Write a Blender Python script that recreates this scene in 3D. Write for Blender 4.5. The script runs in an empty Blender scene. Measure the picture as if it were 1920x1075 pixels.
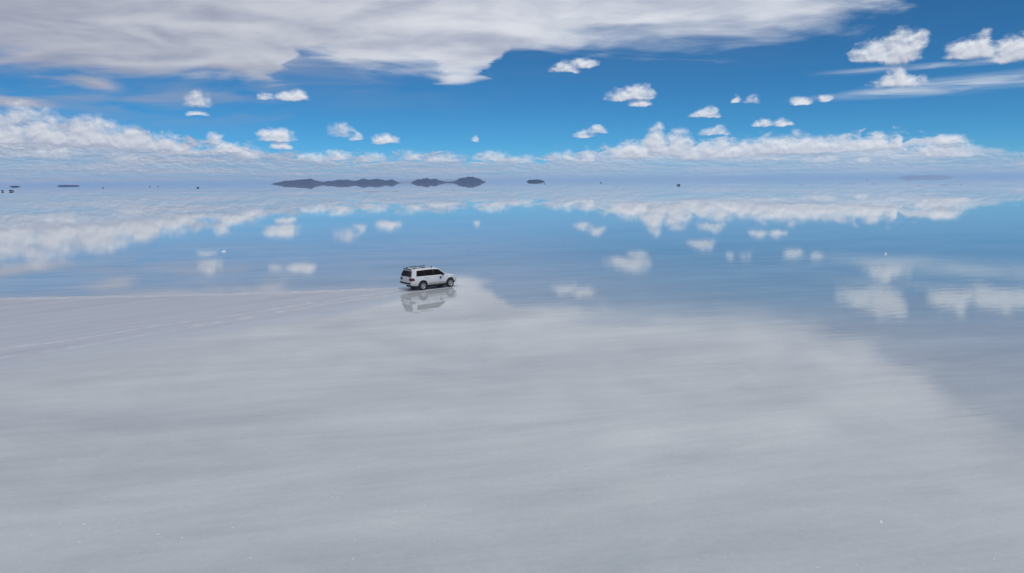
import bpy, bmesh, math, random
from mathutils import Matrix, Vector, noise as mnoise

random.seed(7)
S = bpy.context.scene
COL = S.collection
R = math.radians

# ------------------------------------------------------------------ camera
CAM_H = 9.3
cam = bpy.data.cameras.new('camera')
cam.sensor_width = 36.0
cam.lens = 36.0 * 1300 / 1920
cam.clip_start = 0.1
cam.clip_end = 200000
cam_o = bpy.data.objects.new('camera', cam)
COL.objects.link(cam_o)
cam_o.matrix_world = (Matrix.Translation((0, 0, CAM_H)) @ Matrix.Rotation(R(90 - 8.608), 4, 'X')
                      @ Matrix.Rotation(R(-0.54), 4, 'Z'))
S.camera = cam_o

# ------------------------------------------------------------------ exposure
S.view_settings.view_transform = 'Standard'
S.view_settings.look = 'None'
S.view_settings.exposure = 0.0
S.view_settings.gamma = 1.0
S.view_settings.use_curve_mapping = False
S.render.engine = 'CYCLES'
S.cycles.use_denoising = True
S.cycles.max_bounces = 6
S.cycles.volume_bounces = 2
S.cycles.caustics_reflective = False
S.cycles.caustics_refractive = False

SUN_EL, SUN_AZ = 58.0, 150.0      # azimuth clockwise from +Y (the view direction)


# ------------------------------------------------------------------ node expressions
class N:
    """A shader-node socket with arithmetic."""
    tree = None

    def __init__(self, s):
        self.s = s

    @staticmethod
    def put(inp, v):
        if isinstance(v, N):
            N.tree.links.new(v.s, inp)
        elif v is not None:
            inp.default_value = v

    @staticmethod
    def m(op, a, b=None, c=None, clamp=False):
        n = N.tree.nodes.new('ShaderNodeMath')
        n.operation = op
        n.use_clamp = clamp
        for i, v in enumerate((a, b, c)):
            N.put(n.inputs[i], v)
        return N(n.outputs[0])

    def __add__(s, o): return N.m('ADD', s, o)
    __radd__ = __add__
    def __sub__(s, o): return N.m('SUBTRACT', s, o)
    def __rsub__(s, o): return N.m('SUBTRACT', o, s)
    def __mul__(s, o): return N.m('MULTIPLY', s, o)
    __rmul__ = __mul__
    def __truediv__(s, o): return N.m('DIVIDE', s, o)
    def __neg__(s): return N.m('MULTIPLY', s, -1.0)


def vm(op, a, b=None, c=None, out=0):
    n = N.tree.nodes.new('ShaderNodeVectorMath')
    n.operation = op
    for i, v in enumerate((a, b, c)):
        N.put(n.inputs[i], v)
    return N(n.outputs[out])


def xyz(v):
    n = N.tree.nodes.new('ShaderNodeSeparateXYZ')
    N.put(n.inputs[0], v)
    return [N(o) for o in n.outputs]


def vec(x, y, z=0.0):
    n = N.tree.nodes.new('ShaderNodeCombineXYZ')
    for i, v in enumerate((x, y, z)):
        N.put(n.inputs[i], v)
    return N(n.outputs[0])


def smooth(v, a, b, ta=0.0, tb=1.0):
    n = N.tree.nodes.new('ShaderNodeMapRange')
    n.interpolation_type = 'SMOOTHSTEP'
    for i, x in enumerate((v, a, b, ta, tb)):
        N.put(n.inputs[i], x)
    return N(n.outputs[0])


def lin(v, a, b, ta=0.0, tb=1.0):
    n = N.tree.nodes.new('ShaderNodeMapRange')
    n.clamp = True
    for i, x in enumerate((v, a, b, ta, tb)):
        N.put(n.inputs[i], x)
    return N(n.outputs[0])


def noise(v, scale=1.0, detail=4.0, rough=0.5, dist=0.0, color=False):
    n = N.tree.nodes.new('ShaderNodeTexNoise')
    n.noise_dimensions = '3D'
    N.put(n.inputs['Vector'], v)
    n.inputs['Scale'].default_value = scale
    n.inputs['Detail'].default_value = detail
    n.inputs['Roughness'].default_value = rough
    n.inputs['Distortion'].default_value = dist
    return N(n.outputs['Color' if color else 0])


def voronoi(v, scale, detail=2.0, smoothness=0.6):
    n = N.tree.nodes.new('ShaderNodeTexVoronoi')
    n.feature = 'SMOOTH_F1'
    n.voronoi_dimensions = '2D'
    N.put(n.inputs['Vector'], v)
    n.inputs['Scale'].default_value = scale
    n.inputs['Detail'].default_value = detail
    n.inputs['Roughness'].default_value = 0.5
    n.inputs['Smoothness'].default_value = smoothness
    return N(n.outputs['Distance'])


def mix(f, a, b):
    n = N.tree.nodes.new('ShaderNodeMix')
    n.data_type = 'RGBA'
    n.clamp_factor = True
    N.put(n.inputs[0], f)
    for i, v in ((6, a), (7, b)):
        if isinstance(v, tuple) and len(v) == 3:
            v = v + (1.0,)
        N.put(n.inputs[i], v)
    return N(n.outputs[2])


def curve(v, pts, ymax):
    """Piecewise curve: v already in 0..1, pts (x 0..1, y)."""
    n = N.tree.nodes.new('ShaderNodeFloatCurve')
    c = n.mapping.curves[0]
    P = [(x, y / ymax) for x, y in pts]
    c.points[0].location = P[0]
    c.points[1].location = P[-1]
    for p in P[1:-1]:
        c.points.new(*p)
    n.mapping.update()
    N.put(n.inputs['Value'], v)
    return N(n.outputs[0]) * ymax


# ------------------------------------------------------------------ sky
# cumulus: azimuth, base elevation, half width, height (degrees), strength
CUMULUS = [
    (-23.68, 5.77, 1.15, 1.28, 0.62), (-23.65, 5.81, 0.75, 1.06, 0.7), (-18.76, 6.31, 0.69, 0.58, 0.6), (-16.93, 6.35, 1.37, 0.86, 1.0),
    (-23.78, 5.01, 0.9, 0.42, 0.6), (-18.26, 3.35, 1.67, 1.0, 1.0), (-18.04, 2.71, 1.02, 0.64, 0.8), (-22.6, 3.15, 0.77, 0.93, 0.8),
    (-21.97, 2.53, 1.45, 0.78, 0.9), (-13.47, 3.72, 1.18, 1.14, 0.45), (-12.24, 3.43, 0.6, 0.58, 0.7), (-10.04, 3.19, 1.24, 0.79, 1.0),
    (-2.82, 3.34, 0.43, 0.38, 0.6), (4.41, 8.65, 1.27, 0.8, 0.8), (5.8, 8.86, 1.39, 0.75, 0.8), (9.51, 6.35, 1.87, 1.05, 1.0),
    (10.12, 6.41, 1.27, 1.21, 1.0), (10.27, 5.8, 1.04, 0.61, 0.8), (5.98, 3.49, 0.92, 0.63, 0.7), (6.85, 3.77, 0.89, 0.67, 0.8),
    (15.27, 4.8, 1.24, 0.64, 0.9), (15.59, 4.95, 0.68, 0.8, 0.8), (16.07, 3.49, 1.28, 0.65, 0.8), (17.57, 5.83, 0.47, 0.55, 0.7),
    (18.85, 5.73, 0.73, 0.59, 0.45), (19.68, 4.01, 0.96, 0.63, 0.75), (21.09, 3.96, 0.75, 0.63, 0.75), (22.09, 5.51, 0.85, 0.57, 0.9),
    (23.82, 5.65, 0.54, 0.42, 0.65), (26.81, 8.28, 1.76, 1.43, 1.05), (28.46, 8.21, 1.56, 2.17, 1.1), (29.35, 8.83, 0.84, 1.32, 0.8),
    (32.67, 7.96, 1.75, 1.35, 1.05), (33.28, 8.1, 0.71, 1.71, 1.0), (35.37, 7.61, 2.12, 1.64, 1.1), (36.89, 7.55, 1.9, 1.13, 0.9),
    (28.49, 6.43, 1.82, 0.93, 1.0), (28.47, 6.5, 0.92, 1.29, 1.05), (11.65, 2.44, 1.06, 2.02, 1.0), (13.24, 2.07, 1.52, 2.14, 1.0),
    (9.96, 1.88, 2.1, 1.34, 1.0), (14.52, 1.72, 1.22, 1.15, 0.8), (27.47, 2.21, 0.89, 1.05, 0.9), (28.59, 2.25, 0.5, 1.04, 0.9),
    (31.82, 2.36, 1.31, 0.61, 0.9), (31.68, 1.57, 2.35, 1.01, 0.9), (21.71, 2.05, 5.59, 1.26, 0.95), (16.81, 1.84, 4.76, 1.22, 0.9),
    (26.9, 2.07, 2.07, 1.06, 0.9), (6.21, 1.68, 0.71, 1.06, 0.7), (4.63, 1.7, 2.37, 0.64, 0.5), (-35.75, 3.03, 1.7, 1.77, 1.0),
    (-33.13, 2.99, 1.81, 1.58, 1.0), (-30.48, 2.94, 2.08, 2.03, 1.0), (-28.39, 2.72, 2.0, 1.67, 0.9), (-26.36, 2.64, 1.73, 1.21, 0.7),
    (-34.45, 4.34, 2.33, 1.37, 0.6),
    (-15.58, 1.82, 1.33, 0.66, 0.6), (-13.96, 1.86, 1.27, 0.87, 0.75), (-11.08, 1.73, 1.29, 0.67, 0.55), (-7.98, 1.84, 1.17, 0.8, 0.6), (-5.74, 1.7, 1.5, 0.64, 0.6), (-1.64, 1.76, 1.73, 0.81, 0.65), (0.85, 1.57, 1.41, 0.6, 0.5), (4.43, 1.7, 0.86, 0.76, 0.6),
    (20.05, 1.46, 1.53, 0.64, 0.5), (23.79, 1.3, 1.45, 0.78, 0.65), (26.64, 1.28, 0.69, 0.5, 0.6), (31.29, 1.07, 0.95, 0.51, 0.45), (-25.0, 2.27, 1.42, 1.23, 0.6), (-32.79, 1.9, 1.38, 1.0, 0.45), (-28.48, 1.79, 1.34, 0.9, 0.5), (-20.42, 2.06, 1.33, 0.88, 0.6),
]
DECK_EDGE = [(-45, 7.6), (-35.31, 7.89), (-33.61, 7.8), (-30.28, 7.7), (-26.01, 7.6), (-22.48, 7.59), (-19.53, 7.52), (-18.18, 7.76), (-17.47, 8.63), (-16.82, 9.34), (-14.78, 9.34), (-12.4, 8.78), (-9.13, 8.57), (-6.62, 8.64), (-5.37, 8.0), (-3.68, 7.85), (-1.76, 8.16), (-0.89, 9.28), (0.18, 10.15), (3.56, 10.34), (5.25, 10.38), (12.26, 10.63), (15.45, 10.64), (18.15, 10.77), (21.13, 10.99), (23.99, 11.02), (26.74, 10.9), (28.35, 11.34), (29.1, 12.09), (32, 13.8), (36, 15.6), (45, 16.5)]
BAND_TOP = [(-45, 4.6), (-35.6, 4.5), (-32.08, 4.4), (-28.94, 4.1), (-25.63, 3.5), (-22.06, 3.0), (-18.28, 2.63), (-13.5, 2.24),
            (-8.49, 2.39), (-2.5, 2.11), (2.7, 2.06), (6.14, 2.36), (8.69, 3.0), (14.49, 3.05), (22.26, 3.2), (29.26, 3.0),
            (33.69, 2.3), (36.05, 1.72), (45, 2.4)]

world = bpy.data.worlds.new('World')
S.world = world
world.use_nodes = True
world.cycles.sampling_method = 'NONE'
T = N.tree = world.node_tree
T.nodes.clear()
out = T.nodes.new('ShaderNodeOutputWorld')
tc = T.nodes.new('ShaderNodeTexCoord')
DIR = N(tc.outputs['Generated'])
dx, dy, dz = xyz(DIR)
az = N.m('ARCTAN2', dx, dy) * (180 / math.pi)
el = N.m('ARCSINE', dz) * (180 / math.pi)
P = vec(az, el, 0.0)
u01 = lin(az, -45.0, 45.0)

sky = T.nodes.new('ShaderNodeTexSky')
sky.sky_type = 'NISHITA'
sky.sun_disc = False
sky.sun_elevation = R(SUN_EL)
sky.sun_rotation = R(SUN_AZ)
sky.altitude = 3650
sky.air_density = 0.8
sky.dust_density = 0.2
sky.ozone_density = 4.0
SKY_STRENGTH = 0.1
# the camera's saturated rendering of the thin high-altitude air
blue = vm('MULTIPLY', N(sky.outputs[0]), (SKY_STRENGTH * 0.24, SKY_STRENGTH * 0.69, SKY_STRENGTH * 0.86))


def field(p, lst):
    e = None
    for a, b, rx, h, op in lst:
        q = vm('MULTIPLY_ADD', p, (1 / rx, 1 / h, 0.0), (-a / rx, -b / h, 0.0))
        q = vm('MAXIMUM', q, vm('MULTIPLY', q, (-1.0, -5.5, 0.0)))
        d = vm('DOT_PRODUCT', q, q, out=1)
        v = N.m('MULTIPLY_ADD', d, -op, op)
        e = v if e is None else N.m('SMOOTH_MAX', e, v, 0.3)
    e = N.m('MAXIMUM', e, -2.5)
    return e


# warp that makes the lobes ragged, and the small-scale billows
def billow(p):
    return noise(vm('MULTIPLY', p, (1.0, 1.5, 1.0)), 1.0, 7, 0.62, 0.3)


# upper deck, a sheet seen in perspective
zz = N.m('MAXIMUM', dz, 0.0) + 0.09
Q = vec(dx / zz, dy / zz, 3.0)
QS = (1.5, 2.2, 1.0)
nd = noise(vm('MULTIPLY', Q, QS), 1.0, 6, 0.55, 0.6)
QL = vm('MULTIPLY', Q, (1.5, 1.9, 1.0))
nl = noise(QL, 1.0, 5, 0.48, 0.7)
nl_b = noise(vm('ADD', QL, (0.10, -0.26, 0.0)), 1.0, 5, 0.48, 0.7)
nd2 = noise(vm('MULTIPLY', Q, (0.5, 1.0, 1.0)), 1.0, 4, 0.5, 0.4)
aw = noise(vm('MULTIPLY', P, (0.22, 0.8, 1.0)), 1.0, 6, 0.58, 0.5)
edge = curve(lin(az + (aw - 0.5) * 7.0, -45.0, 45.0), [((a + 45) / 90, b) for a, b in DECK_EDGE], 20.0)
edge = edge + smooth(N.m('ABSOLUTE', az), 45.0, 110.0) * (12.0 - edge)
gap = el - edge
rise = N.m('MINIMUM', gap / lin(az, 2.0, 34.0, 0.9, 3.0), 1.9)
lobe = smooth(vm('LENGTH', vec((az + 31.0 + (nd - 0.5) * 6.0) / 5.0, (el - 6.75) / 1.0, 0.0), out=1), 1.0, 0.0)
lobe2 = smooth(vm('LENGTH', vec((az + 37.0 + (nd - 0.5) * 8.0) / 11.0, (el - 5.5 - (az + 36.0) * -0.06) / 1.15, 0.0), out=1), 1.0, 0.0)
Dd = rise + (lobe + lobe2 * 2.1) * 1.9 + (nd - 0.5) * 3.4 + (nl - 0.5) * 2.6
d_alpha = smooth(Dd, -0.5, 1.25)
# thin grey veil hanging below the deck, thicker to the left
veil = smooth(gap, -4.5, 0.0) * smooth(nl, 0.32, 0.66) * lin(az, -34.0, -4.0, 1.0, 0.05)
d_rel = lin(nl - nl_b, -0.17, 0.17)
d_lum = lin(nd2, 0.34, 0.64) * 0.36 + d_rel * 0.40 + lin(aw, 0.32, 0.66) * 0.24
d_col = mix(smooth(d_lum, 0.05, 0.95), (0.385, 0.415, 0.51), (0.69, 0.71, 0.75))
d_col = vm('MULTIPLY', d_col, mix(smooth(az, -38.0, 15.0), (0.76, 0.765, 0.82), (1.15, 1.16, 1.16)))
veiled = mix(veil, blue, (0.31, 0.35, 0.48))
high = mix(d_alpha * 0.97, veiled, d_col)

# far cloud bank above the horizon
elc = N.m('MAXIMUM', el, 0.0)
lg = N.m('LOGARITHM', elc + 0.5, math.e)
B = vec(az * 1.0, lg * 6.0, 7.0)
nb = noise(B, 0.8, 7, 0.55, 0.4)
nb_b = noise(vm('ADD', B, (0.08, 0.26, 0.0)), 0.8, 7, 0.55, 0.4)
nb2 = noise(vec(az * 0.12, lg * 3.0, 2.0), 1.0, 5, 0.55, 0.3)
top = curve(u01, [((a + 45) / 90, b) for a, b in BAND_TOP], 8.0)
Db = (top - el) / 0.9 + (nb - 0.5) * 4.5
b_alpha = smooth(Db, -0.1, 0.9) * lin(nb2, 0.25, 0.6, 0.55, 1.0)
b_rel = smooth(nb - nb_b, -0.14, 0.20)
b_lum = b_rel * 0.62 + lin(nb2, 0.3, 0.7) * 0.38
b_dark = mix(smooth(az, -20.0, 15.0), (0.26, 0.31, 0.44), (0.28, 0.38, 0.55))
b_lite = mix(smooth(az, -20.0, 15.0), (0.60, 0.62, 0.69), (0.60, 0.66, 0.76))
b_lum = b_lum + smooth(el, 0.9, 2.4) * smooth(az, 2.0, 12.0) * 0.45
b_col = mix(b_lum, b_dark, b_lite)

# thin streaks of cirrus on the right
cn = noise(vm('MULTIPLY', P, (0.14, 1.6, 1.0)), 1.0, 6, 0.6, 0.8)
w1 = N.m('ABSOLUTE', el - 6.05 - (az - 28.0) * 0.03) / lin(az, 22.0, 31.0, 0.35, 0.8)
ci = smooth(w1, 1.0, 0.0) * smooth(az, 20.0, 29.0) + \
    smooth(N.m('ABSOLUTE', el - 7.55), 0.3, 0.0) * smooth(az, 22.0, 28.0) * smooth(az, 38.0, 33.0) * 0.7
ci_alpha = N.m('MULTIPLY', ci * smooth(cn, 0.3, 0.62), 0.8, clamp=True)

haze_f = N.m('EXPONENT', elc * -1.1) * 0.66
haze_c = mix(smooth(az, -30.0, 30.0), (0.26, 0.33, 0.49), (0.28, 0.42, 0.61))
low = mix(ci_alpha, veiled, (0.60, 0.66, 0.75))
low = mix(d_alpha * 0.97, low, d_col)
low = mix(b_alpha * 0.95, low, b_col)
# rows of small far puffs inside the bank
nb3 = noise(vec(az * 1.5, lg * 9.5, 11.0), 1.0, 6, 0.6, 0.3)
nb4 = noise(vec(az * 1.5 + 0.08, lg * 9.5 + 0.3, 11.0), 1.0, 6, 0.6, 0.3)
pf_alpha = smooth(nb3, 0.5, 0.66) * smooth(nb2, 0.36, 0.6, 0.25, 1.0) * smooth(top - el, -0.4, 0.5) * smooth(el, 0.35, 1.1)
low = mix(pf_alpha * 0.8, low, mix(smooth(nb3 - nb4, -0.12, 0.2), b_dark, (0.74, 0.76, 0.82)))


warp = noise(vm('MULTIPLY', P, (0.75, 1.0, 1.0)), 1.0, 4, 0.55, 0.0, color=True)
PW = vm('MULTIPLY_ADD', vm('SUBTRACT', warp, (0.5, 0.5, 0.5)), (1.25, 0.6, 0.0), P)
UP = (0.10, 0.28, 0.0)
bil0 = billow(P)
bil1 = billow(vm('ADD', P, UP))


lit = mix(smooth(az, -30.0, -16.0), (0.73, 0.75, 0.80), (0.78, 0.81, 0.86))


def sector(lst):
    e0 = field(PW, lst)
    e1 = field(vm('ADD', PW, UP), lst)
    D0 = e0 + (bil0 - 0.5) * 1.7
    al = smooth(D0, -0.1, 0.9)
    rel = lin(e0 - e1 + (bil0 - bil1) * 1.25, -0.45, 0.45)
    col = mix(rel, (0.37, 0.41, 0.53), lit)
    return mix(haze_f, mix(al * 0.97, low, col), haze_c)


def background(col):
    b = T.nodes.new('ShaderNodeBackground')
    N.put(b.inputs[0], col)
    return b.outputs[0]


def choose(test, a, b):
    n = T.nodes.new('ShaderNodeMixShader')
    N.put(n.inputs[0], test)
    T.links.new(a, n.inputs[1])
    T.links.new(b, n.inputs[2])
    return n.outputs[0]


# the cumulus list is walked per third of the horizon, and not at all high up, to keep the sky quick
def pick(lo, hi):
    return [q for q in CUMULUS if q[0] + q[2] * 1.8 > lo and q[0] - q[2] * 1.8 < hi]


lowsky = choose(N.m('GREATER_THAN', az, -7.5),
                choose(N.m('GREATER_THAN', az, -21.0), background(sector(pick(-50, -21.0))), background(sector(pick(-21.0, -7.5)))),
                choose(N.m('GREATER_THAN', az, 18.2),
                       choose(N.m('GREATER_THAN', az, 8.0), background(sector(pick(-7.5, 8.0))), background(sector(pick(8.0, 18.2)))),
                       choose(N.m('GREATER_THAN', az, 25.0), background(sector(pick(18.2, 25.0))), background(sector(pick(25.0, 50))))))
T.links.new(choose(N.m('GREATER_THAN', el, 13.0), lowsky, background(mix(haze_f, high, haze_c))), out.inputs[0])

# ------------------------------------------------------------------ sun (veiled by the deck)
sun = bpy.data.lights.new('sun', 'SUN')
sun.energy = 1.2
sun.angle = R(12)
sun.color = (1.0, 0.96, 0.9)
sun_o = bpy.data.objects.new('sun', sun)
COL.objects.link(sun_o)
sv = Vector((math.sin(R(SUN_AZ)) * math.cos(R(SUN_EL)), math.cos(R(SUN_AZ)) * math.cos(R(SUN_EL)), math.sin(R(SUN_EL))))
sun_o.rotation_euler = sv.to_track_quat('Z', 'Y').to_euler()


# ------------------------------------------------------------------ materials
def new_mat(name):
    m = bpy.data.materials.new(name)
    m.use_nodes = True
    N.tree = m.node_tree
    b = m.node_tree.nodes['Principled BSDF']
    return m, b


def plain(name, col, rough=0.5, metal=0.0, coat=0.0, ior=1.5, var=0.0, vscale=8.0):
    m, b = new_mat(name)
    b.inputs['Roughness'].default_value = rough
    b.inputs['Metallic'].default_value = metal
    b.inputs['IOR'].default_value = ior
    b.inputs['Coat Weight'].default_value = coat
    b.inputs['Coat Roughness'].default_value = 0.05
    if var:
        t = N.tree.nodes.new('ShaderNodeTexCoord')
        f = noise(N(t.outputs['Object']), vscale, 5, 0.6)
        N.put(b.inputs['Base Color'], mix(lin(f, 0.3, 0.7), tuple(c * (1 - var) for c in col), tuple(min(1, c * (1 + var)) for c in col)))
    else:
        b.inputs['Base Color'].default_value = col + (1.0,)
    return m


CAR_X, CAR_Y, CAR_H = -7.35, 61.2, R(38.5)


def salt_flat_material():
    m, b = new_mat('wet_salt')
    geo = N.tree.nodes.new('ShaderNodeNewGeometry')
    pos = N(geo.outputs['Position'])
    x, y, _ = xyz(pos)
    # drier crust left of the car, ending in a shoreline
    wob = (noise(vm('MULTIPLY', pos, (0.12, 0.12, 0)), 1.0, 5, 0.6) - 0.5) * 1.6
    shore = (x + 9.9) * 0.118 + 61.0 + wob
    rut = y - (x + 8.2) * 1.13 - 59.4
    dry = smooth(shore - y, -0.1, 1.0) * smooth(rut, -9.0, 2.0) * smooth(x, -8.0, -13.0)
    # churned slush under and round the car
    lon = (x - CAR_X) * math.cos(CAR_H) + (y - CAR_Y) * math.sin(CAR_H)
    lat = (y - CAR_Y) * math.cos(CAR_H) - (x - CAR_X) * math.sin(CAR_H)
    slush = smooth(lat, -1.12, -0.8) * smooth(lat, 1.7, 1.1) * smooth(lon, 2.8, 2.2) * smooth(lon, -4.5, -2.6)
    dry = N.m('MAXIMUM', dry, slush * 0.95)
    # wind streaks in the brine film, lying across the view and swinging to the car's heading
    xs = x * 0.98 + y * 0.20
    ys = y * 0.98 - x * 0.20
    st1 = noise(vec(xs * 0.035, ys * 0.35, 0.0), 1.0, 6, 0.62, 0.4)
    st2 = noise(vec(xs * 0.006, ys * 0.03, 4.0), 1.0, 5, 0.55, 0.6)
    gr = noise(vm('MULTIPLY', pos, (5.0, 5.0, 0)), 1.0, 4, 0.7)
    st3 = noise(vec(xs * 0.16, ys * 1.1, 8.0), 1.0, 6, 0.68, 0.5)
    mot = noise(vec(xs * 0.075, ys * 0.17, 5.0), 1.0, 7, 0.62, 0.9)
    lum = (st1 - 0.5) * 0.26 + (st2 - 0.5) * 0.30 + (st3 - 0.5) * 0.22 + (mot - 0.5) * 0.40 + (gr - 0.5) * 0.16
    val = lin(lum, -0.17, 0.17)
    xd = x * 0.68 + y * 0.733
    yd = y * 0.68 - x * 0.733
    std = noise(vec(xd * 0.05, yd * 0.9, 1.0), 1.0, 7, 0.65, 0.3)
    vald = lin((std - 0.5) * 0.5 + (st2 - 0.5) * 0.2 + (gr - 0.5) * 0.15, -0.2, 0.2)
    wetc = mix(val, (0.338, 0.374, 0.398), (0.565, 0.584, 0.592))
    dryc = mix(vald, (0.32, 0.345, 0.41), (0.50, 0.525, 0.575))
    # the brine stands deeper beyond the bar the car drives along
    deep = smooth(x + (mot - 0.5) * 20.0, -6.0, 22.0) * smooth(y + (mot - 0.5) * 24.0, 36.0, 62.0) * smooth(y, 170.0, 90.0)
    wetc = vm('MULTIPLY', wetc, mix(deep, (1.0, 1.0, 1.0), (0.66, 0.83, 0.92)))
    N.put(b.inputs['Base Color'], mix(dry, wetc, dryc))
    rr = lin(st1, 0.3, 0.75, 0.004, 0.02)
    breeze = smooth(x + (st2 - 0.5) * 60.0, -4.0, 26.0) * smooth(y, 120.0, 60.0)
    N.put(b.inputs['Roughness'], rr + dry * 0.45 + breeze * 0.02 * lin(mot, 0.3, 0.7))
    b.inputs['IOR'].default_value = 1.38
    N.put(b.inputs['Specular IOR Level'], 0.5 - dry * 0.3)
    # ripples
    dist = vm('LENGTH', vec(x, y - 60.0, 0.0), out=1)
    calm = smooth(dist, 260.0, 30.0, 0.01, 1.0)
    rip = noise(vec(xs * 0.25, ys * 1.3, 2.0), 1.0, 4, 0.55, 0.5)
    crust = noise(vm('MULTIPLY', pos, (2.2, 2.2, 0)), 1.0, 6, 0.7)
    b1 = N.tree.nodes.new('ShaderNodeBump')
    b1.inputs['Distance'].default_value = 0.012
    N.put(b1.inputs['Height'], rip)
    N.put(b1.inputs['Strength'], (breeze * 0.22 + 0.17) * calm)
    b2 = N.tree.nodes.new('ShaderNodeBump')
    b2.inputs['Distance'].default_value = 0.02
    N.put(b2.inputs['Height'], crust)
    N.put(b2.inputs['Strength'], dry)
    N.tree.links.new(b1.outputs[0], b2.inputs['Normal'])
    N.tree.links.new(b2.outputs[0], b.inputs['Normal'])
    return m


M = {}
M['flat'] = salt_flat_material()
M['salt'] = plain('salt_crust', (0.64, 0.66, 0.68), 0.7, var=0.12, vscale=3.0)
M['crystal'] = plain('salt_crystal', (0.73, 0.74, 0.76), 0.5, var=0.06, vscale=20.0)
M['slush'] = plain('salt_slush', (0.45, 0.475, 0.515), 0.4, var=0.16, vscale=1.2)
M['mud'] = plain('mud_crust', (0.20, 0.14, 0.10), 0.8, var=0.3, vscale=0.4)
M['rock'] = plain('haze_tinted_rock', (0.016, 0.022, 0.062), 0.9, var=0.4, vscale=0.006)  # blue airlight of the haze is mixed into this dark rock colour
M['pale'] = plain('haze_paled_rock', (0.27, 0.33, 0.40), 0.9, var=0.15, vscale=0.004)  # rock colour lightened towards the sky, painting in the distance haze
def paint_material():
    m, b = new_mat('white_paint')
    t = N.tree.nodes.new('ShaderNodeTexCoord')
    o = N(t.outputs['Object'])
    z = xyz(o)[2]
    sp = noise(vm('MULTIPLY', o, (2.2, 2.2, 3.5)), 1.6, 6, 0.7)
    dirt = smooth(z + (sp - 0.5) * 0.9, 0.95, 0.35)
    N.put(b.inputs['Base Color'], mix(dirt * 0.75, (0.64, 0.65, 0.67), (0.42, 0.41, 0.39)))
    N.put(b.inputs['Roughness'], dirt * 0.4 + 0.28)
    N.put(b.inputs['Coat Weight'], 0.6 - dirt * 0.5)
    b.inputs['Coat Roughness'].default_value = 0.05
    return m


M['paint'] = paint_material()
M['glass'] = plain('tinted_glass', (0.004, 0.0045, 0.006), 0.06, ior=1.22)
M['black'] = plain('black_trim', (0.010, 0.010, 0.011), 0.5, var=0.2)
M['rubber'] = plain('tyre_rubber', (0.016, 0.016, 0.017), 0.8, var=0.2)
M['alloy'] = plain('alloy', (0.50, 0.51, 0.53), 0.42, metal=0.3)
M['red'] = plain('tail_lens', (0.13, 0.006, 0.012), 0.12)
M['amber'] = plain('amber_lens', (0.5, 0.2, 0.03), 0.15)
M['lamp'] = plain('clear_lens', (0.55, 0.57, 0.6), 0.08)
M['plate'] = plain('number_plate', (0.68, 0.68, 0.66), 0.5)
M['emblem'] = plain('emblem_print', (0.03, 0.04, 0.06), 0.5)
M['darkcar'] = plain('dark_paint', (0.02, 0.021, 0.026), 0.35, var=0.1)


# ------------------------------------------------------------------ mesh helpers
def obj(name, bm, mats, parent=None, smooth_angle=None, loc=None):
    me = bpy.data.meshes.new(name)
    bmesh.ops.recalc_face_normals(bm, faces=bm.faces[:])
    bm.to_mesh(me)
    bm.free()
    for mt in (mats if isinstance(mats, list) else [mats]):
        me.materials.append(M[mt])
    if smooth_angle:
        me.polygons.foreach_set('use_smooth', [True] * len(me.polygons))
        me.set_sharp_from_angle(angle=R(smooth_angle))
    o = bpy.data.objects.new(name, me)
    COL.objects.link(o)
    if parent:
        o.parent = parent
    if loc:
        o.location = loc
    return o


def tag(o, label, cat=None, group=None, kind=None):
    if label:
        o['label'] = label
    if cat:
        o['category'] = cat
    if group:
        o['group'] = group
    if kind:
        o['kind'] = kind
    return o


def box(bm, c, s, rot=None):
    r = bmesh.ops.create_cube(bm, size=1.0)
    mt = Matrix.Translation(c) @ (rot or Matrix()) @ Matrix.Diagonal((*s, 1.0))
    bmesh.ops.transform(bm, matrix=mt, verts=r['verts'])
    return r['verts']


def bevel_box(bm, c, s, w, seg=2):
    v = box(bm, c, s)
    e = list({e for x in v for e in x.link_edges})
    bmesh.ops.bevel(bm, geom=e, offset=w, segments=seg, affect='EDGES', profile=0.5)


def lathe(bm, prof, seg, axis_y=True):
    rings = []
    for k in range(seg):
        a = 2 * math.pi * k / seg
        rings.append([bm.verts.new((r * math.cos(a), y, r * math.sin(a))) for r, y in prof])
    for k in range(seg):
        A, B_ = rings[k], rings[(k + 1) % seg]
        for i in range(len(prof) - 1):
            bm.faces.new((A[i], A[i + 1], B_[i + 1], B_[i]))


# ------------------------------------------------------------------ the flat
bm = bmesh.new()
radii = [6, 12, 24, 40, 55, 70, 90, 130, 200, 400, 900, 2000, 5000, 12000, 30000, 58000]
SEG = 72
prev = [bm.verts.new((0, 60, 0))] * SEG
for r in radii:
    ring = [bm.verts.new((r * math.cos(2 * math.pi * k / SEG), 60 + r * math.sin(2 * math.pi * k / SEG), 0)) for k in range(SEG)]
    for k in range(SEG):
        j = (k + 1) % SEG
        if prev[0] is prev[1]:
            bm.faces.new((prev[0], ring[k], ring[j]))
        else:
            bm.faces.new((prev[k], ring[k], ring[j], prev[j]))
    prev = ring
tag(obj('salt_flat', bm, 'flat'), 'wet white salt flat covered by a mirror of brine', kind='structure')


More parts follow.
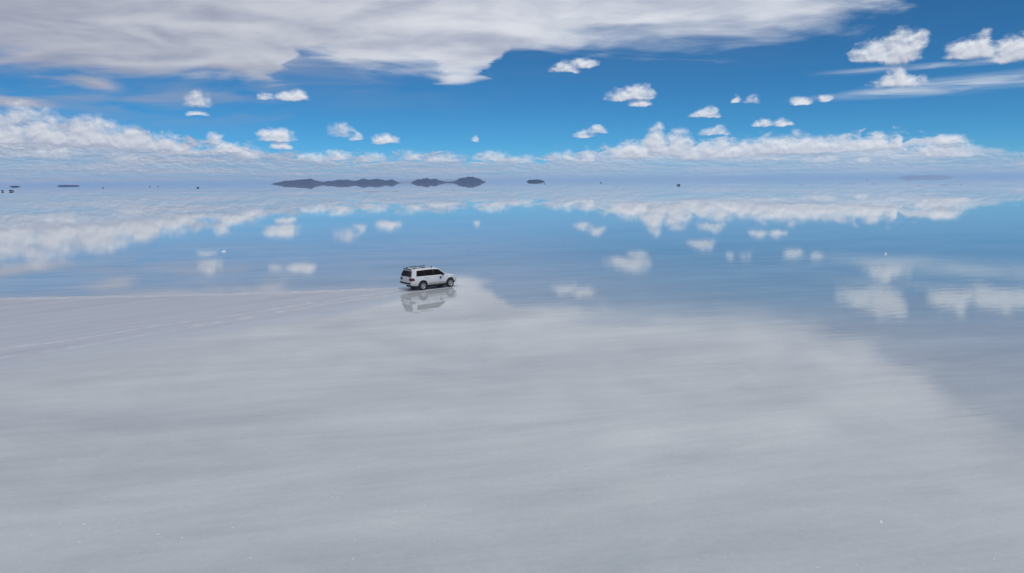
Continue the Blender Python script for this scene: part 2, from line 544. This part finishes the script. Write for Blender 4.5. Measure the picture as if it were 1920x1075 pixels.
# ------------------------------------------------------------------ islands and far hills
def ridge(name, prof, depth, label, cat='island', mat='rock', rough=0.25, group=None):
    """prof: (x, height, y) along the crest; grown into a rounded landform of the given depth."""
    bm = bmesh.new()
    pts = []
    for (x0, h0, y0), (x1, h1, y1) in zip(prof[:-1], prof[1:]):
        n = max(2, int(math.hypot(x1 - x0, y1 - y0) / (depth * 0.05)))
        n = min(n, 14) * 2
        for k in range(n):
            t = k / n
            pts.append((x0 + (x1 - x0) * t, h0 + (h1 - h0) * t, y0 + (y1 - y0) * t))
    pts.append(prof[-1])
    cx = sum(p[0] for p in pts) / len(pts)
    cy = sum(p[2] for p in pts) / len(pts)
    J = 12
    rows = []
    tot = len(pts) - 1
    for i, (x, h, y) in enumerate(pts):
        h = max(h, 0) * (1 + 0.30 * mnoise.noise(Vector((x / 210.0, 5.1, depth * 0.01))) + 0.16 * mnoise.noise(Vector((x / 80.0, 1.7, depth * 0.01))))
        end = min(1.0, 4 * i / tot, 4 * (tot - i) / tot) ** 0.6
        row = []
        for j in range(J + 1):
            t = j / J * 2 - 1
            f = max(0.0, 1 - abs(t) ** 1.5)
            nz = mnoise.fractal(Vector((x / depth * 9, t * 3, h0)), 1.0, 2.0, 4)
            cr = mnoise.fractal(Vector((x / depth * 16, t * 1.5, 3.3)), 1.0, 2.0, 3)
            z = h * f * (1 + rough * nz * (1 - f * 0.7) + 0.13 * cr)
            z = z if 0 < j < J else 0
            row.append(bm.verts.new((x - cx, y - cy + t * depth * 0.5 * max(end, 0.08), max(z, 0.0) - (0.5 if j in (0, J) else 0))))
        rows.append(row)
    for A, B_ in zip(rows[:-1], rows[1:]):
        for j in range(J):
            bm.faces.new((A[j], A[j + 1], B_[j + 1], B_[j]))
    bmesh.ops.holes_fill(bm, edges=[e for e in bm.edges if e.is_boundary], sides=0)
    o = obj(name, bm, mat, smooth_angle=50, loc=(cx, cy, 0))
    return tag(o, label, cat, group)


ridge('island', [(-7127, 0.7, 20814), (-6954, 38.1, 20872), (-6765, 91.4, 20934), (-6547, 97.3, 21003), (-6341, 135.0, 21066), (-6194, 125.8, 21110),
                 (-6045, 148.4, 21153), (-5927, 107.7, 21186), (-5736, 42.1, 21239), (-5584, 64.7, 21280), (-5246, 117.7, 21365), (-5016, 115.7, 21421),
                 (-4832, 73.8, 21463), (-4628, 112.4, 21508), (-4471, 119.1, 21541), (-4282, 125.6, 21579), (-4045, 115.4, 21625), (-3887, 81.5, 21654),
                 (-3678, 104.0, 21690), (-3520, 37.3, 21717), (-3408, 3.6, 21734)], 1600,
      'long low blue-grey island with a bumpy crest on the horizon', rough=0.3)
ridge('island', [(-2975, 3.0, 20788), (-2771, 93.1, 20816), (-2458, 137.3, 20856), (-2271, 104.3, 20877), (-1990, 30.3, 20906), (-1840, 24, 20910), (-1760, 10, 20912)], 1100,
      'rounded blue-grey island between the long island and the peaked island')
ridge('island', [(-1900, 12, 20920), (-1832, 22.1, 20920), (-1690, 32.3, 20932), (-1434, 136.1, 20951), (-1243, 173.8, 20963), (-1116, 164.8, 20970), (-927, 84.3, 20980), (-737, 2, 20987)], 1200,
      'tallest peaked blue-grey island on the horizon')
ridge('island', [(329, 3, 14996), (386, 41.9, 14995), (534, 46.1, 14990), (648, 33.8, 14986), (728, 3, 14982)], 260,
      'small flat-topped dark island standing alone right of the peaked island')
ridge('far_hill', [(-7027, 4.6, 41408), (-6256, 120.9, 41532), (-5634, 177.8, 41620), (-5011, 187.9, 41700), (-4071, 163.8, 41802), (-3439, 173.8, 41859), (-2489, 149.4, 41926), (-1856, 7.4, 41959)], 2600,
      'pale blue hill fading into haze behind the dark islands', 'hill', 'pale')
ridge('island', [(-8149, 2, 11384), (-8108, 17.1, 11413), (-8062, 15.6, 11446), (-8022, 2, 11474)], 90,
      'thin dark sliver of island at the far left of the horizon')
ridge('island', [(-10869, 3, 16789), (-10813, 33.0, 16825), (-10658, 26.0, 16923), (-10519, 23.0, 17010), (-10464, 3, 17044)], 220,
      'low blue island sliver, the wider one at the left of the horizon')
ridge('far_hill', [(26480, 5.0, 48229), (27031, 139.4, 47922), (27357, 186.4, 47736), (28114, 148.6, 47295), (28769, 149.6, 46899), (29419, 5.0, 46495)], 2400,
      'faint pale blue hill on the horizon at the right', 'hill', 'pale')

# ------------------------------------------------------------------ low mud banks far out on the flat
BANKS = [  # x, y, length, label
    (448.0, 1081.8, 15, 'short brown mud bank, leftmost clear dash at right of the horizon'),
    (497.5, 1107.7, 3, 'tiny brown mud speck between two longer mud banks'),
    (565.0, 1180.0, 37, 'longest brown mud bank, a thin dash far out at right'),
    (587.0, 1132.4, 5, 'small faint mud bank just right of the longest mud bank'),
    (510.2, 875.7, 4, 'pale faint mud speck nearer than the dashes at far right'),
    (536.1, 866.9, 12, 'faint brown mud bank towards the right edge of the photo'),
    (561.4, 872.4, 4, 'dark mud speck, rightmost of the banks on the flat'),
    (962.4, 1510.8, 14, 'farthest faint mud bank near the right edge'),
    (-146.0, 733.4, 18, 'thin tan mud streak below the long island'),
    (-122.9, 745.7, 9, 'short tan mud streak below the right end of the long island'),
    (-64.8, 792.3, 5, 'dark mud speck below the peaked island'),
    (146.3, 976.5, 4, 'tiny dark mud speck right of the flat-topped island'),
]
for i, (x, y, L, lab) in enumerate(BANKS):
    bm = bmesh.new()
    n = 10
    rows = []
    for k in range(n + 1):
        t = k / n * 2 - 1
        w = (1 - t * t) ** 0.5 * (0.7 + 0.5 * random.random()) * min(3.0, 0.6 + L * 0.12) + 0.05
        hgt = (0.12 + 0.22 * random.random()) * (1 - t * t) + 0.02
        off = random.uniform(-0.4, 0.4)
        rows.append([bm.verts.new((t * L / 2, off + q * w, z)) for q, z in ((-1, -0.02), (-0.5, hgt), (0.4, hgt * 0.9), (1, -0.02))])
    for A, B_ in zip(rows[:-1], rows[1:]):
        for j in range(3):
            bm.faces.new((A[j], A[j + 1], B_[j + 1], B_[j]))
    o = obj('mud_bank', bm, 'mud', smooth_angle=60, loc=(x, y, 0))
    o.rotation_euler.z = random.uniform(-0.1, 0.1)
    tag(o, lab, 'mud bank', 'mud banks far out on the flat')


# ------------------------------------------------------------------ salt shoreline berm, far salt bar, tyre tracks
def ribbon(name, pts, prof, mat, jitter=0.15, step=0.5, lift=0.0):
    """Sweep a cross profile [(offset, height)] along a ground polyline."""
    dense = []
    for i in range(len(pts) - 1):
        p0 = Vector(pts[max(i - 1, 0)]); p1 = Vector(pts[i]); p2 = Vector(pts[i + 1]); p3 = Vector(pts[min(i + 2, len(pts) - 1)])
        n = max(1, int((p2 - p1).length / step))
        for k in range(n):
            t = k / n
            dense.append(0.5 * ((2 * p1) + (p2 - p0) * t + (2 * p0 - 5 * p1 + 4 * p2 - p3) * t * t + (3 * p1 - p0 - 3 * p2 + p3) * t ** 3))
    dense.append(Vector(pts[-1]))
    bm = bmesh.new()
    rows = []
    for i, p in enumerate(dense):
        d = (dense[min(i + 1, len(dense) - 1)] - dense[max(i - 1, 0)]).normalized()
        nrm = Vector((-d.y, d.x))
        end = min(1.0, i / 6, (len(dense) - 1 - i) / 6)
        row = []
        for off, h in prof:
            nz = mnoise.noise(Vector((p.x * 0.9, p.y * 0.9, off * 6)))
            nz2 = mnoise.noise(Vector((p.x * 0.22 + 9, p.y * 0.22, off * 2)))
            q = p + nrm * (off + nz * jitter * 0.5)
            row.append(bm.verts.new((q.x, q.y, lift + (0.004 + h * max(0.0, 0.45 + 1.3 * nz + 1.3 * nz2) * end if h > 0 else h))))
        rows.append(row)
    for A, B_ in zip(rows[:-1], rows[1:]):
        for j in range(len(prof) - 1):
            bm.faces.new((A[j], A[j + 1], B_[j + 1], B_[j]))
    return obj(name, bm, mat, smooth_angle=70)


berm = ribbon('salt_berm', [(-75, 56), (-60, 56.6), (-42.95, 57.41), (-36.52, 57.86), (-29.98, 58.31), (-23.46, 59.07), (-16.77, 59.84), (-12.3, 60.79), (-10.2, 61.3)],
              [(-1.2, -0.01), (-0.5, 0.03), (0.0, 0.05), (0.25, 0.035), (0.45, -0.01)], 'slush', 0.3)
tag(berm, 'white rim of salt where the drier crust meets the brine', kind='structure')
bar = ribbon('salt_bar', [(-700, 855), (-632, 850), (-540, 835), (-471, 826), (-424, 824), (-340, 800), (-290, 785)],
             [(-5, -0.02), (-2, 0.10), (2, 0.12), (5, -0.02)], 'salt', 1.0, 8.0)
tag(bar, 'long thin white salt bar crossing the flat at the far left', 'salt bar')

RUT = [(-0.34, -0.01), (-0.22, 0.05), (-0.13, 0.008), (0.13, 0.008), (0.22, 0.05), (0.34, -0.01)]
TA = [(-38, 28), (-28.06, 36.97), (-25.29, 39.59), (-22.59, 43.55), (-19.02, 47.57), (-14.87, 52.86), (-11.44, 56.42), (-7.8, 59.72), (-5.2, 61.8)]
TB = [(-40, 30.5), (-29.61, 39.11), (-26.61, 41.73), (-23.62, 45.6), (-19.72, 49.38), (-15.27, 54.32), (-11.88, 58.0), (-9.4, 60.8)]
for pts, lab in ((TA, 'tyre rut in the salt behind the car, nearer of the pair'), (TB, 'tyre rut in the salt behind the car, farther of the pair')):
    tag(ribbon('tyre_track', pts, RUT, 'slush', 0.1, 0.4), lab, kind='structure')


# ------------------------------------------------------------------ the car
CARX0 = 2.475      # body built with rear at x=0, then centred


def half_w(x, z):
    t = [(0.30, 0.90), (0.45, 0.945), (0.62, 0.985), (0.9, 0.985), (1.12, 0.965), (1.22, 0.935), (1.5, 0.84), (1.8, 0.735), (2.0, 0.70)]
    for (z0, w0), (z1, w1) in zip(t[:-1], t[1:]):
        if z <= z1:
            w = w0 + (w1 - w0) * max(0, (z - z0)) / (z1 - z0)
            break
    else:
        w = t[-1][1]
    if x > 3.9:
        w -= 0.17 * ((x - 3.9) / 1.05) ** 2
    if x < 0.6:
        w -= 0.075 * ((0.6 - x) / 0.6) ** 2
    return w


WHEEL_R, WHEEL_F, WZ = 1.23, 4.08, 0.40


def outline():
    P_ = [(0.42, 0.46), (0.10, 0.50), (0.01, 0.58), (0.0, 0.76), (0.07, 0.80), (0.085, 1.05), (0.12, 1.22), (0.22, 1.50), (0.32, 1.74), (0.27, 1.82),
          (0.34, 1.865), (0.6, 1.885), (1.1, 1.905), (1.8, 1.91), (2.4, 1.89), (2.78, 1.85), (2.98, 1.79), (3.35, 1.52), (3.70, 1.26), (3.82, 1.205),
          (4.25, 1.165), (4.6, 1.10), (4.78, 1.02), (4.87, 0.90), (4.91, 0.76), (4.95, 0.70), (4.95, 0.54), (4.88, 0.42), (4.60, 0.39)]
    for cx in (WHEEL_F, WHEEL_R):
        for k in range(0, 15):
            a = math.pi * k / 14
            P_.append((cx + 0.50 * math.cos(a), WZ + 0.02 + 0.50 * math.sin(a)))
        if cx == WHEEL_F:
            P_ += [(3.5, 0.36), (1.8, 0.36)]
    return P_


def body_mesh():
    bm = bmesh.new()
    P_ = outline()
    a = [bm.verts.new((x, -1, z)) for x, z in P_]
    b = [bm.verts.new((x, 1, z)) for x, z in P_]
    bm.faces.new(a)
    bm.faces.new(b[::-1])
    for i in range(len(P_)):
        j = (i + 1) % len(P_)
        bm.faces.new((a[i], b[i], b[j], a[j]))
    bmesh.ops.triangulate(bm, faces=bm.faces[:])

    def cut(co, no):
        bmesh.ops.bisect_plane(bm, geom=bm.verts[:] + bm.edges[:] + bm.faces[:], plane_co=co, plane_no=no, dist=1e-5)
    for z in (0.62, 0.8, 0.95, 1.12, 1.22, 1.36, 1.5, 1.65, 1.8):
        cut((0, 0, z), (0, 0, 1))
    for k in range(1, 17):
        cut((k * 0.29, 0, 0), (1, 0, 0))
    for t in (0.0, 0.5, 0.8, 0.93):
        for s in ((1, -1) if t else (1,)):
            cut((0, s * t, 0), (0, 1, 0))
    for v in bm.verts:
        x, t, z = v.co
        w = half_w(x, z)
        at = abs(t)
        drop = 0.0
        if z > 1.0 and z > 0.98:
            drop = (0.075 if z > 1.6 else 0.055) * at ** 6
            if 1.22 < z < 1.78 and at < 0.999 and x > 2.9:      # windscreen bows forward
                pass
        v.co.y = t * w
        if z > 1.0 and at < 0.999:
            v.co.z = z - 0.03 * at ** 4
        elif at >= 0.999:
            # only the roof / hood rim rounds over
            top_z = top_at(x)
            if z > top_z - 0.03:
                v.co.z = z - drop
        # bow of nose and tail in plan
        if x > 4.5:
            v.co.x -= 0.14 * at ** 2.5 * (x - 4.5) / 0.45
        if x < 0.4:
            v.co.x += 0.07 * at ** 3 * (0.4 - x) / 0.4
    bmesh.ops.triangulate(bm, faces=bm.faces[:])
    for f in bm.faces:
        c = f.calc_center_median()
        n = f.normal
        for cx in (WHEEL_R, WHEEL_F):
            if math.hypot(c.x - cx, c.z - WZ - 0.02) < 0.497 and abs(n.y) < 0.5:
                f.material_index = 1
        if c.z < 0.5 and n.z < -0.6:
            f.material_index = 1
    return bm


def top_at(x):
    T_ = [(0.0, 0.8), (0.12, 1.22), (0.32, 1.74), (0.34, 1.865), (0.6, 1.885), (1.1, 1.905), (1.8, 1.91), (2.4, 1.89), (2.78, 1.85), (2.98, 1.79), (3.35, 1.52), (3.70, 1.26), (3.82, 1.205),
          (4.25, 1.165), (4.6, 1.10), (4.78, 1.02), (4.95, 0.7)]
    for (x0, z0), (x1, z1) in zip(T_[:-1], T_[1:]):
        if x <= x1:
            return z0 + (z1 - z0) * (x - x0) / (x1 - x0)
    return 0.7


def side_patch(quad, s, proud=0.006, thick=0.02, n=6):
    """Panel lying on the body side: quad of (x, z) corners, counter-clockwise from lower rear."""
    bm = bmesh.new()
    L = []
    for layer in (proud, proud - thick):
        g = []
        for i in range(n + 1):
            row = []
            for j in range(n + 1):
                u, v = i / n, j / n
                (x0, z0), (x1, z1), (x2, z2), (x3, z3) = quad
                x = (x0 * (1 - u) + x1 * u) * (1 - v) + (x3 * (1 - u) + x2 * u) * v
                z = (z0 * (1 - u) + z1 * u) * (1 - v) + (z3 * (1 - u) + z2 * u) * v
                row.append(bm.verts.new((x, s * (half_w(x, z) + layer), z)))
            g.append(row)
        L.append(g)
    A, B_ = L
    for i in range(n):
        for j in range(n):
            bm.faces.new((A[i][j], A[i + 1][j], A[i + 1][j + 1], A[i][j + 1]))
            bm.faces.new((B_[i][j], B_[i][j + 1], B_[i + 1][j + 1], B_[i + 1][j]))
    for i in range(n):
        for j in (0, n):
            bm.faces.new((A[i][j], A[i + 1][j], B_[i + 1][j], B_[i][j]))
            bm.faces.new((A[j][i], A[j][i + 1], B_[j][i + 1], B_[j][i]))
    return bm


def slope_patch(prof, y0f, y1f, out_, n=8):
    """Glass on the tailgate or windscreen: prof [(x, z)] bottom to top, half width per point."""
    bm = bmesh.new()
    L = []
    for layer in (0.008, -0.012):
        g = []
        for (x, z), w in zip(prof, y0f):
            row = []
            for j in range(n + 1):
                t = j / n * 2 - 1
                bow = y1f * abs(t) ** 2.5
                row.append(bm.verts.new((x + out_ * layer * 2.0 - out_ * bow, t * w, z + layer)))
            g.append(row)
        L.append(g)
    A, B_ = L
    m_ = len(prof) - 1
    for i in range(m_):
        for j in range(n):
            bm.faces.new((A[i][j], A[i + 1][j], A[i + 1][j + 1], A[i][j + 1]))
            bm.faces.new((B_[i][j], B_[i][j + 1], B_[i + 1][j + 1], B_[i + 1][j]))
    for i in range(m_):
        for j in (0, n):
            bm.faces.new((A[i][j], A[i + 1][j], B_[i + 1][j], B_[i][j]))
    for j in range(n):
        for i in (0, m_):
            bm.faces.new((A[i][j], A[i][j + 1], B_[i][j + 1], B_[i][j]))
    return bm


HEAD = R(38.5)
fw = Vector((math.cos(HEAD), math.sin(HEAD), 0))
lf = Vector((-math.sin(HEAD), math.cos(HEAD), 0))
near_rear = Vector((-7.79, 59.75, 0))
origin = near_rear - fw * (WHEEL_R - CARX0) + lf * 0.86
car = bpy.data.objects.new('suv_car', None)
COL.objects.link(car)
car.location = origin
car.rotation_euler = (0, 0, HEAD)
tag(car, 'white off-road car with dark windows driving across the wet salt', 'car')


def cpart(name, bm, mat, parent=None, sm=35):
    for v in bm.verts:
        v.co.x -= CARX0
    return obj(name, bm, mat, parent or car, smooth_angle=sm)


cpart('body', body_mesh(), ['paint', 'black'], sm=38)
for s in (-1, 1):
    # glazing
    for q in ([(0.60, 1.26), (1.40, 1.25), (1.40, 1.745), (0.72, 1.735)], [(1.45, 1.25), (2.34, 1.24), (2.32, 1.755), (1.45, 1.75)],
              [(2.40, 1.24), (3.55, 1.235), (2.94, 1.70), (2.39, 1.755)]):
        cpart('side_window', side_patch(q, s), 'glass')
    for x in (1.425, 2.37):
        cpart('window_pillar', side_patch([(x - 0.035, 1.24), (x + 0.04, 1.24), (x + 0.035, 1.752), (x - 0.035, 1.748)], s, 0.0045), 'black')
    # doors
    for q, hx in (([(1.76, 0.60), (2.42, 0.58), (2.40, 1.215), (1.46, 1.215)], 1.62), ([(2.45, 0.58), (3.50, 0.58), (3.50, 1.19), (2.43, 1.215)], 2.60)):
        d = cpart('door', side_patch(q, s, 0.004, 0.01), 'paint')
        bm = bmesh.new()
        bevel_box(bm, (hx + 0.08, s * (half_w(hx, 1.08) + 0.03), 1.08), (0.2, 0.03, 0.035), 0.01)
        cpart('handle', bm, 'alloy', d)
    # mouldings, steps, mirrors, lamps
    cpart('side_moulding', side_patch([(1.80, 0.60), (3.52, 0.60), (3.52, 0.70), (1.80, 0.70)], s, 0.022, 0.03), 'paint')
    bm = bmesh.new()
    bevel_box(bm, (2.65, s * 0.98, 0.40), (1.78, 0.22, 0.06), 0.02)
    cpart('side_step', bm, 'black')
    bm = bmesh.new()
    bevel_box(bm, (3.22, s * 1.06, 1.27), (0.14, 0.22, 0.17), 0.04, 3)
    bevel_box(bm, (3.24, s * 0.95, 1.22), (0.08, 0.14, 0.05), 0.012)
    cpart('wing_mirror', bm, 'black')
    cpart('tail_light', side_patch([(0.075, 0.90), (0.42, 0.92), (0.36, 1.13), (0.085, 1.14)], s, 0.012, 0.05), 'red')
    bm = bmesh.new()
    bevel_box(bm, (0.075, s * 0.74, 1.02), (0.09, 0.24, 0.22), 0.02)
    cpart('tail_light', bm, 'red')
    cpart('headlight', side_patch([(4.40, 0.86), (4.74, 0.86), (4.72, 1.02), (4.36, 1.07)], s, 0.012, 0.05), 'lamp')
    bm = bmesh.new()
    bevel_box(bm, (1.45, s * 0.60, 1.945), (1.9, 0.045, 0.045), 0.015)
    for x in (0.56, 1.45, 2.34):
        bevel_box(bm, (x, s * 0.60, 1.91), (0.12, 0.05, 0.09), 0.015)
    cpart('roof_rail', bm, 'black')
    for arc in (WHEEL_R, WHEEL_F):
        bm = bmesh.new()
        n = 16
        rows = []
        for k in range(n + 1):
            a = math.pi * k / n
            row = []
            for rr, dy in ((0.495, 0.012), (0.55, 0.016), (0.56, 0.0), (0.495, -0.05)):
                x, z = arc + rr * math.cos(a), WZ + 0.02 + rr * math.sin(a)
                row.append(bm.verts.new((x, s * (half_w(x, z) + dy), z)))
            rows.append(row)
        for A, B_ in zip(rows[:-1], rows[1:]):
            for j in range(4):
                bm.faces.new((A[j], A[(j + 1) % 4], B_[(j + 1) % 4], B_[j]))
        cpart('arch_flare', bm, 'paint')
    for wx in (WHEEL_R, WHEEL_F):
        wl = bpy.data.objects.new('wheel', None)
        COL.objects.link(wl)
        wl.parent = car
        wl.location = (wx - CARX0, s * 0.83, WZ)
        bm = bmesh.new()
        lathe(bm, [(0.235, -0.12), (0.32, -0.135), (0.375, -0.12), (0.398, -0.08), (0.398, 0.08), (0.375, 0.12), (0.32, 0.135), (0.235, 0.12), (0.235, -0.12)], 28)
        obj('tyre', bm, 'rubber', wl, 40)
        bm = bmesh.new()
        lathe(bm, [(0.0, s * 0.02), (0.20, s * 0.0), (0.235, s * 0.02), (0.235, s * -0.1), (0.0, s * -0.1)], 28)
        obj('brake_drum', bm, 'black', wl, 40)
        bm = bmesh.new()
        lathe(bm, [(0.232, s * 0.10), (0.238, s * 0.139), (0.205, s * 0.11), (0.205, s * 0.03), (0.232, s * 0.10)], 28)
        lathe(bm, [(0.0, s * 0.115), (0.055, s * 0.11), (0.07, s * 0.05), (0.0, s * 0.05)], 14)
        for k in range(5):
            a = 2 * math.pi * k / 5 + 0.3
            r0 = Matrix.Rotation(-a, 4, 'Y')
            vs = box(bm, (0, 0, 0), (0.17, 0.03, 0.06))
            for v in vs:
                v.co.z *= 1.0 + (0.35 if v.co.x > 0 else -0.1)
                v.co.x += 0.13
                v.co.y += s * 0.085
            bmesh.ops.transform(bm, matrix=r0, verts=vs)
        obj('rim', bm, 'alloy', wl, 35)
    # front door emblem: round badge with a bar and small lettering-like print
bm = bmesh.new()
for s in (-1,):
    cxx, czz = 3.02, 0.98
    ring = [(cxx + 0.115 * math.cos(a), czz + 0.10 * math.sin(a)) for a in [2 * math.pi * k / 20 for k in range(20)]]
    fr = [bm.verts.new((x, s * (half_w(x, z) + 0.008), z)) for x, z in ring]
    bk = [bm.verts.new((x, s * (half_w(x, z) + 0.002), z)) for x, z in ring]
    bm.faces.new(fr)
    for k in range(20):
        bm.faces.new((fr[k], fr[(k + 1) % 20], bk[(k + 1) % 20], bk[k]))
    box(bm, (3.02, s * (half_w(3.0, 0.83) + 0.006), 0.84), (0.22, 0.006, 0.025))
tag(cpart('door_emblem', bm, 'emblem'), 'dark round emblem on the front door')
cpart('rear_window', slope_patch([(0.115, 1.24), (0.19, 1.44), (0.245, 1.58), (0.30, 1.70)], [0.80, 0.755, 0.715, 0.67], -0.045, -1), 'glass')
cpart('windscreen', slope_patch([(3.66, 1.29), (3.35, 1.52), (3.16, 1.66), (3.00, 1.77)], [0.80, 0.75, 0.72, 0.69], 0.05, 1), 'glass')
bm = bmesh.new()
bevel_box(bm, (0.0, 0, 0.68), (0.10, 1.66, 0.15), 0.03)
cpart('bumper_strip', bm, 'black')
bm = bmesh.new()
bevel_box(bm, (0.06, 0, 0.97), (0.03, 0.52, 0.13), 0.008)
cpart('number_plate', bm, 'plate')
bm = bmesh.new()
bevel_box(bm, (0.065, 0, 1.08), (0.05, 1.0, 0.05), 0.012)
cpart('tailgate_trim', bm, 'paint')
bm = bmesh.new()
bevel_box(bm, (0.30, 0, 1.86), (0.26, 1.22, 0.05), 0.02)
cpart('roof_spoiler', bm, 'black')
bm = bmesh.new()
bevel_box(bm, (4.89, 0, 0.86), (0.06, 1.0, 0.2), 0.02)
for k in range(3):
    box(bm, (4.925, 0, 0.80 + k * 0.06), (0.02, 0.96, 0.02))
cpart('grille', bm, 'alloy')
bm = bmesh.new()
for x in (0.8, 1.7):
    bevel_box(bm, (x, 0, 1.945), (0.05, 1.2, 0.03), 0.01)
cpart('roof_crossbars', bm, 'black')
bm = bmesh.new()
bevel_box(bm, (2.5, 0, 0.35), (3.9, 1.6, 0.28), 0.05)
for x in (WHEEL_R, WHEEL_F):
    bevel_box(bm, (x, 0, 0.38), (0.16, 1.5, 0.16), 0.05)
cpart('chassis', bm, 'black')


# ------------------------------------------------------------------ far-off cars
def far_car_mesh():
    bm = body_mesh()
    for f in bm.faces:
        f.material_index = 0
    for s in (-1, 1):
        for wx in (WHEEL_R, WHEEL_F):
            vs0 = set(bm.verts)
            lathe(bm, [(0.0, 0.12), (0.36, 0.12), (0.40, 0.08), (0.40, -0.08), (0.36, -0.12), (0.0, -0.12)], 12)
            for v in bm.verts:
                if v not in vs0:
                    v.co += Vector((wx, s * 0.83, 0.40))
    for v in bm.verts:
        v.co.x -= CARX0
    return bm


FAR = [  # x, y, heading, scale, label
    (287.97, 1205.3, 200, 1.25, 'dark car, the largest far-off dot, right of centre near the horizon'),
    (388.96, 3027.8, 30, 1.5, 'tiny dark far-off car between the flat-topped island and the largest dot'),
    (120.98, 2531.0, 80, 1.5, 'tiny dark far-off car just below the flat-topped island'),
    (-842.4, 1884.6, 150, 1.5, 'dark far-off car left of the long island, nearest to that island'),
    (-1475.1, 2533.1, 100, 1.5, 'tiny dark far-off car below the wider left island sliver'),
    (-1950.0, 3785.7, 10, 1.5, 'first of two dark cars driving nose to tail at far left'),
    (-1926.0, 3825.6, 5, 1.5, 'second of two dark cars driving nose to tail at far left'),
    (1657.7, 3257.3, 60, 1.5, 'single dark far-off car near the right end of the horizon'),
    (-914.3, 1259.6, 120, 1.5, 'dark far-off car at the left edge of the photo'),
    (-906.9, 1272.0, 20, 1.5, 'smaller dark far-off car beside the one at the left edge'),
]
fm = None
for x, y, hd, sc, lab in FAR:
    if fm is None:
        o = obj('distant_car', far_car_mesh(), 'darkcar', smooth_angle=38)
        fm = o
    else:
        o = fm.copy()
        COL.objects.link(o)
    o.location = (x, y, 0)
    o.rotation_euler = (0, 0, R(hd))
    o.scale = (sc, sc, sc)
    tag(o, lab, 'car', 'far-off cars on the horizon')

# ------------------------------------------------------------------ salt chunks on the near flat
FLECKS = [
    ('left', [(-13.02, 17.48), (-12.78, 17.47), (-10.8, 18.5), (-13.26, 17.18), (-9.59, 17.46), (-8.84, 17.26), (-11.91, 19.35), (-10.27, 15.67), (-6.89, 15.71), (-6.64, 16.22), (-11.02, 18.15), (-12.69, 18.16), (-11.96, 18.07), (-11.46, 18.06), (-5.45, 19.59), (-7.71, 17.78), (-7.42, 17.69), (-10.63, 18.84), (-12.38, 19.77), (-12.37, 16.14), (-10.68, 17.4), (-11.49, 17.11)]),
    ('middle', [(-3.63, 18.62), (-3.39, 18.66), (-2.24, 18.22), (-3.32, 17.98), (-3.43, 17.74), (-1.19, 17.9), (-4.19, 17.06), (-4.11, 17.2), (-2.11, 16.98), (-3.52, 16.88), (-4.04, 16.13), (-0.62, 19.36), (0.84, 20.66), (2.91, 15.61), (0.61, 15.5), (-0.53, 15.81), (-1.39, 18.71), (-5.14, 21.88), (1.79, 17.6), (-1.1, 20.14), (-1.27, 20.15), (4.89, 20.88), (-2.61, 18.96)]),
    ('right', [(9.58, 18.41), (10.93, 18.98), (7.61, 17.19), (4.81, 16.13), (5.45, 16.2), (4.49, 15.94), (5.23, 16.05), (8.33, 15.65), (7.32, 15.55), (9.99, 16.37), (9.95, 15.65), (11.8, 15.85), (7.81, 22.94), (7.04, 20.22), (12.83, 19.02), (12.51, 18.77)]),
]


def fleck(x, y, L, lab, group):
    bm = bmesh.new()
    n = 9
    rim, crown = [], []
    for k in range(n):
        a = 2 * math.pi * k / n
        r = random.uniform(0.65, 1.15)
        rim.append(bm.verts.new((math.cos(a) * L / 2 * r, math.sin(a) * L / 4 * r, -0.004)))
        crown.append(bm.verts.new((math.cos(a) * L / 2 * r * 0.6, math.sin(a) * L / 4 * r * 0.6, L * random.uniform(0.12, 0.3))))
    bm.faces.new(crown)
    for k in range(n):
        j = (k + 1) % n
        bm.faces.new((rim[k], rim[j], crown[j], crown[k]))
    o = obj('salt_fleck', bm, 'crystal', loc=(x, y, 0))
    o.rotation_euler.z = random.uniform(-0.2, 0.9)
    tag(o, lab, 'salt fleck', group)


for side, lst in FLECKS:
    for x, y in lst:
        fleck(x, y, random.uniform(0.035, 0.085), 'small white salt fleck on the near wet salt at the %s of the photo' % side, 'white salt flecks on the near flat, ' + side)
fleck(10.01, 17.74, 0.2, 'largest white salt fleck on the near salt, at the lower right', None)
fleck(-40.2, 96.58, 0.7, 'white foam fleck on the brine left of the car', None)
fleck(46.11, 85.14, 0.7, 'white foam fleck on the brine far to the right of the car', None)

# ------------------------------------------------------------------ air
hb = bmesh.new()
box(hb, (0, 60, 104.5), (118000, 118000, 211))
haze = obj('haze', hb, 'salt')
hm = bpy.data.materials.new('air')
hm.use_nodes = True
hm.node_tree.nodes.clear()
ho = hm.node_tree.nodes.new('ShaderNodeOutputMaterial')
hv = hm.node_tree.nodes.new('ShaderNodeVolumePrincipled')
hv.inputs['Color'].default_value = (0.42, 0.65, 1.0, 1.0)
hv.inputs['Density'].default_value = 1.6e-5
hv.inputs['Anisotropy'].default_value = 0.0
hm.node_tree.links.new(hv.outputs[0], ho.inputs['Volume'])
haze.data.materials.clear()
haze.data.materials.append(hm)
tag(haze, 'pale haze over the far flat', kind='stuff')
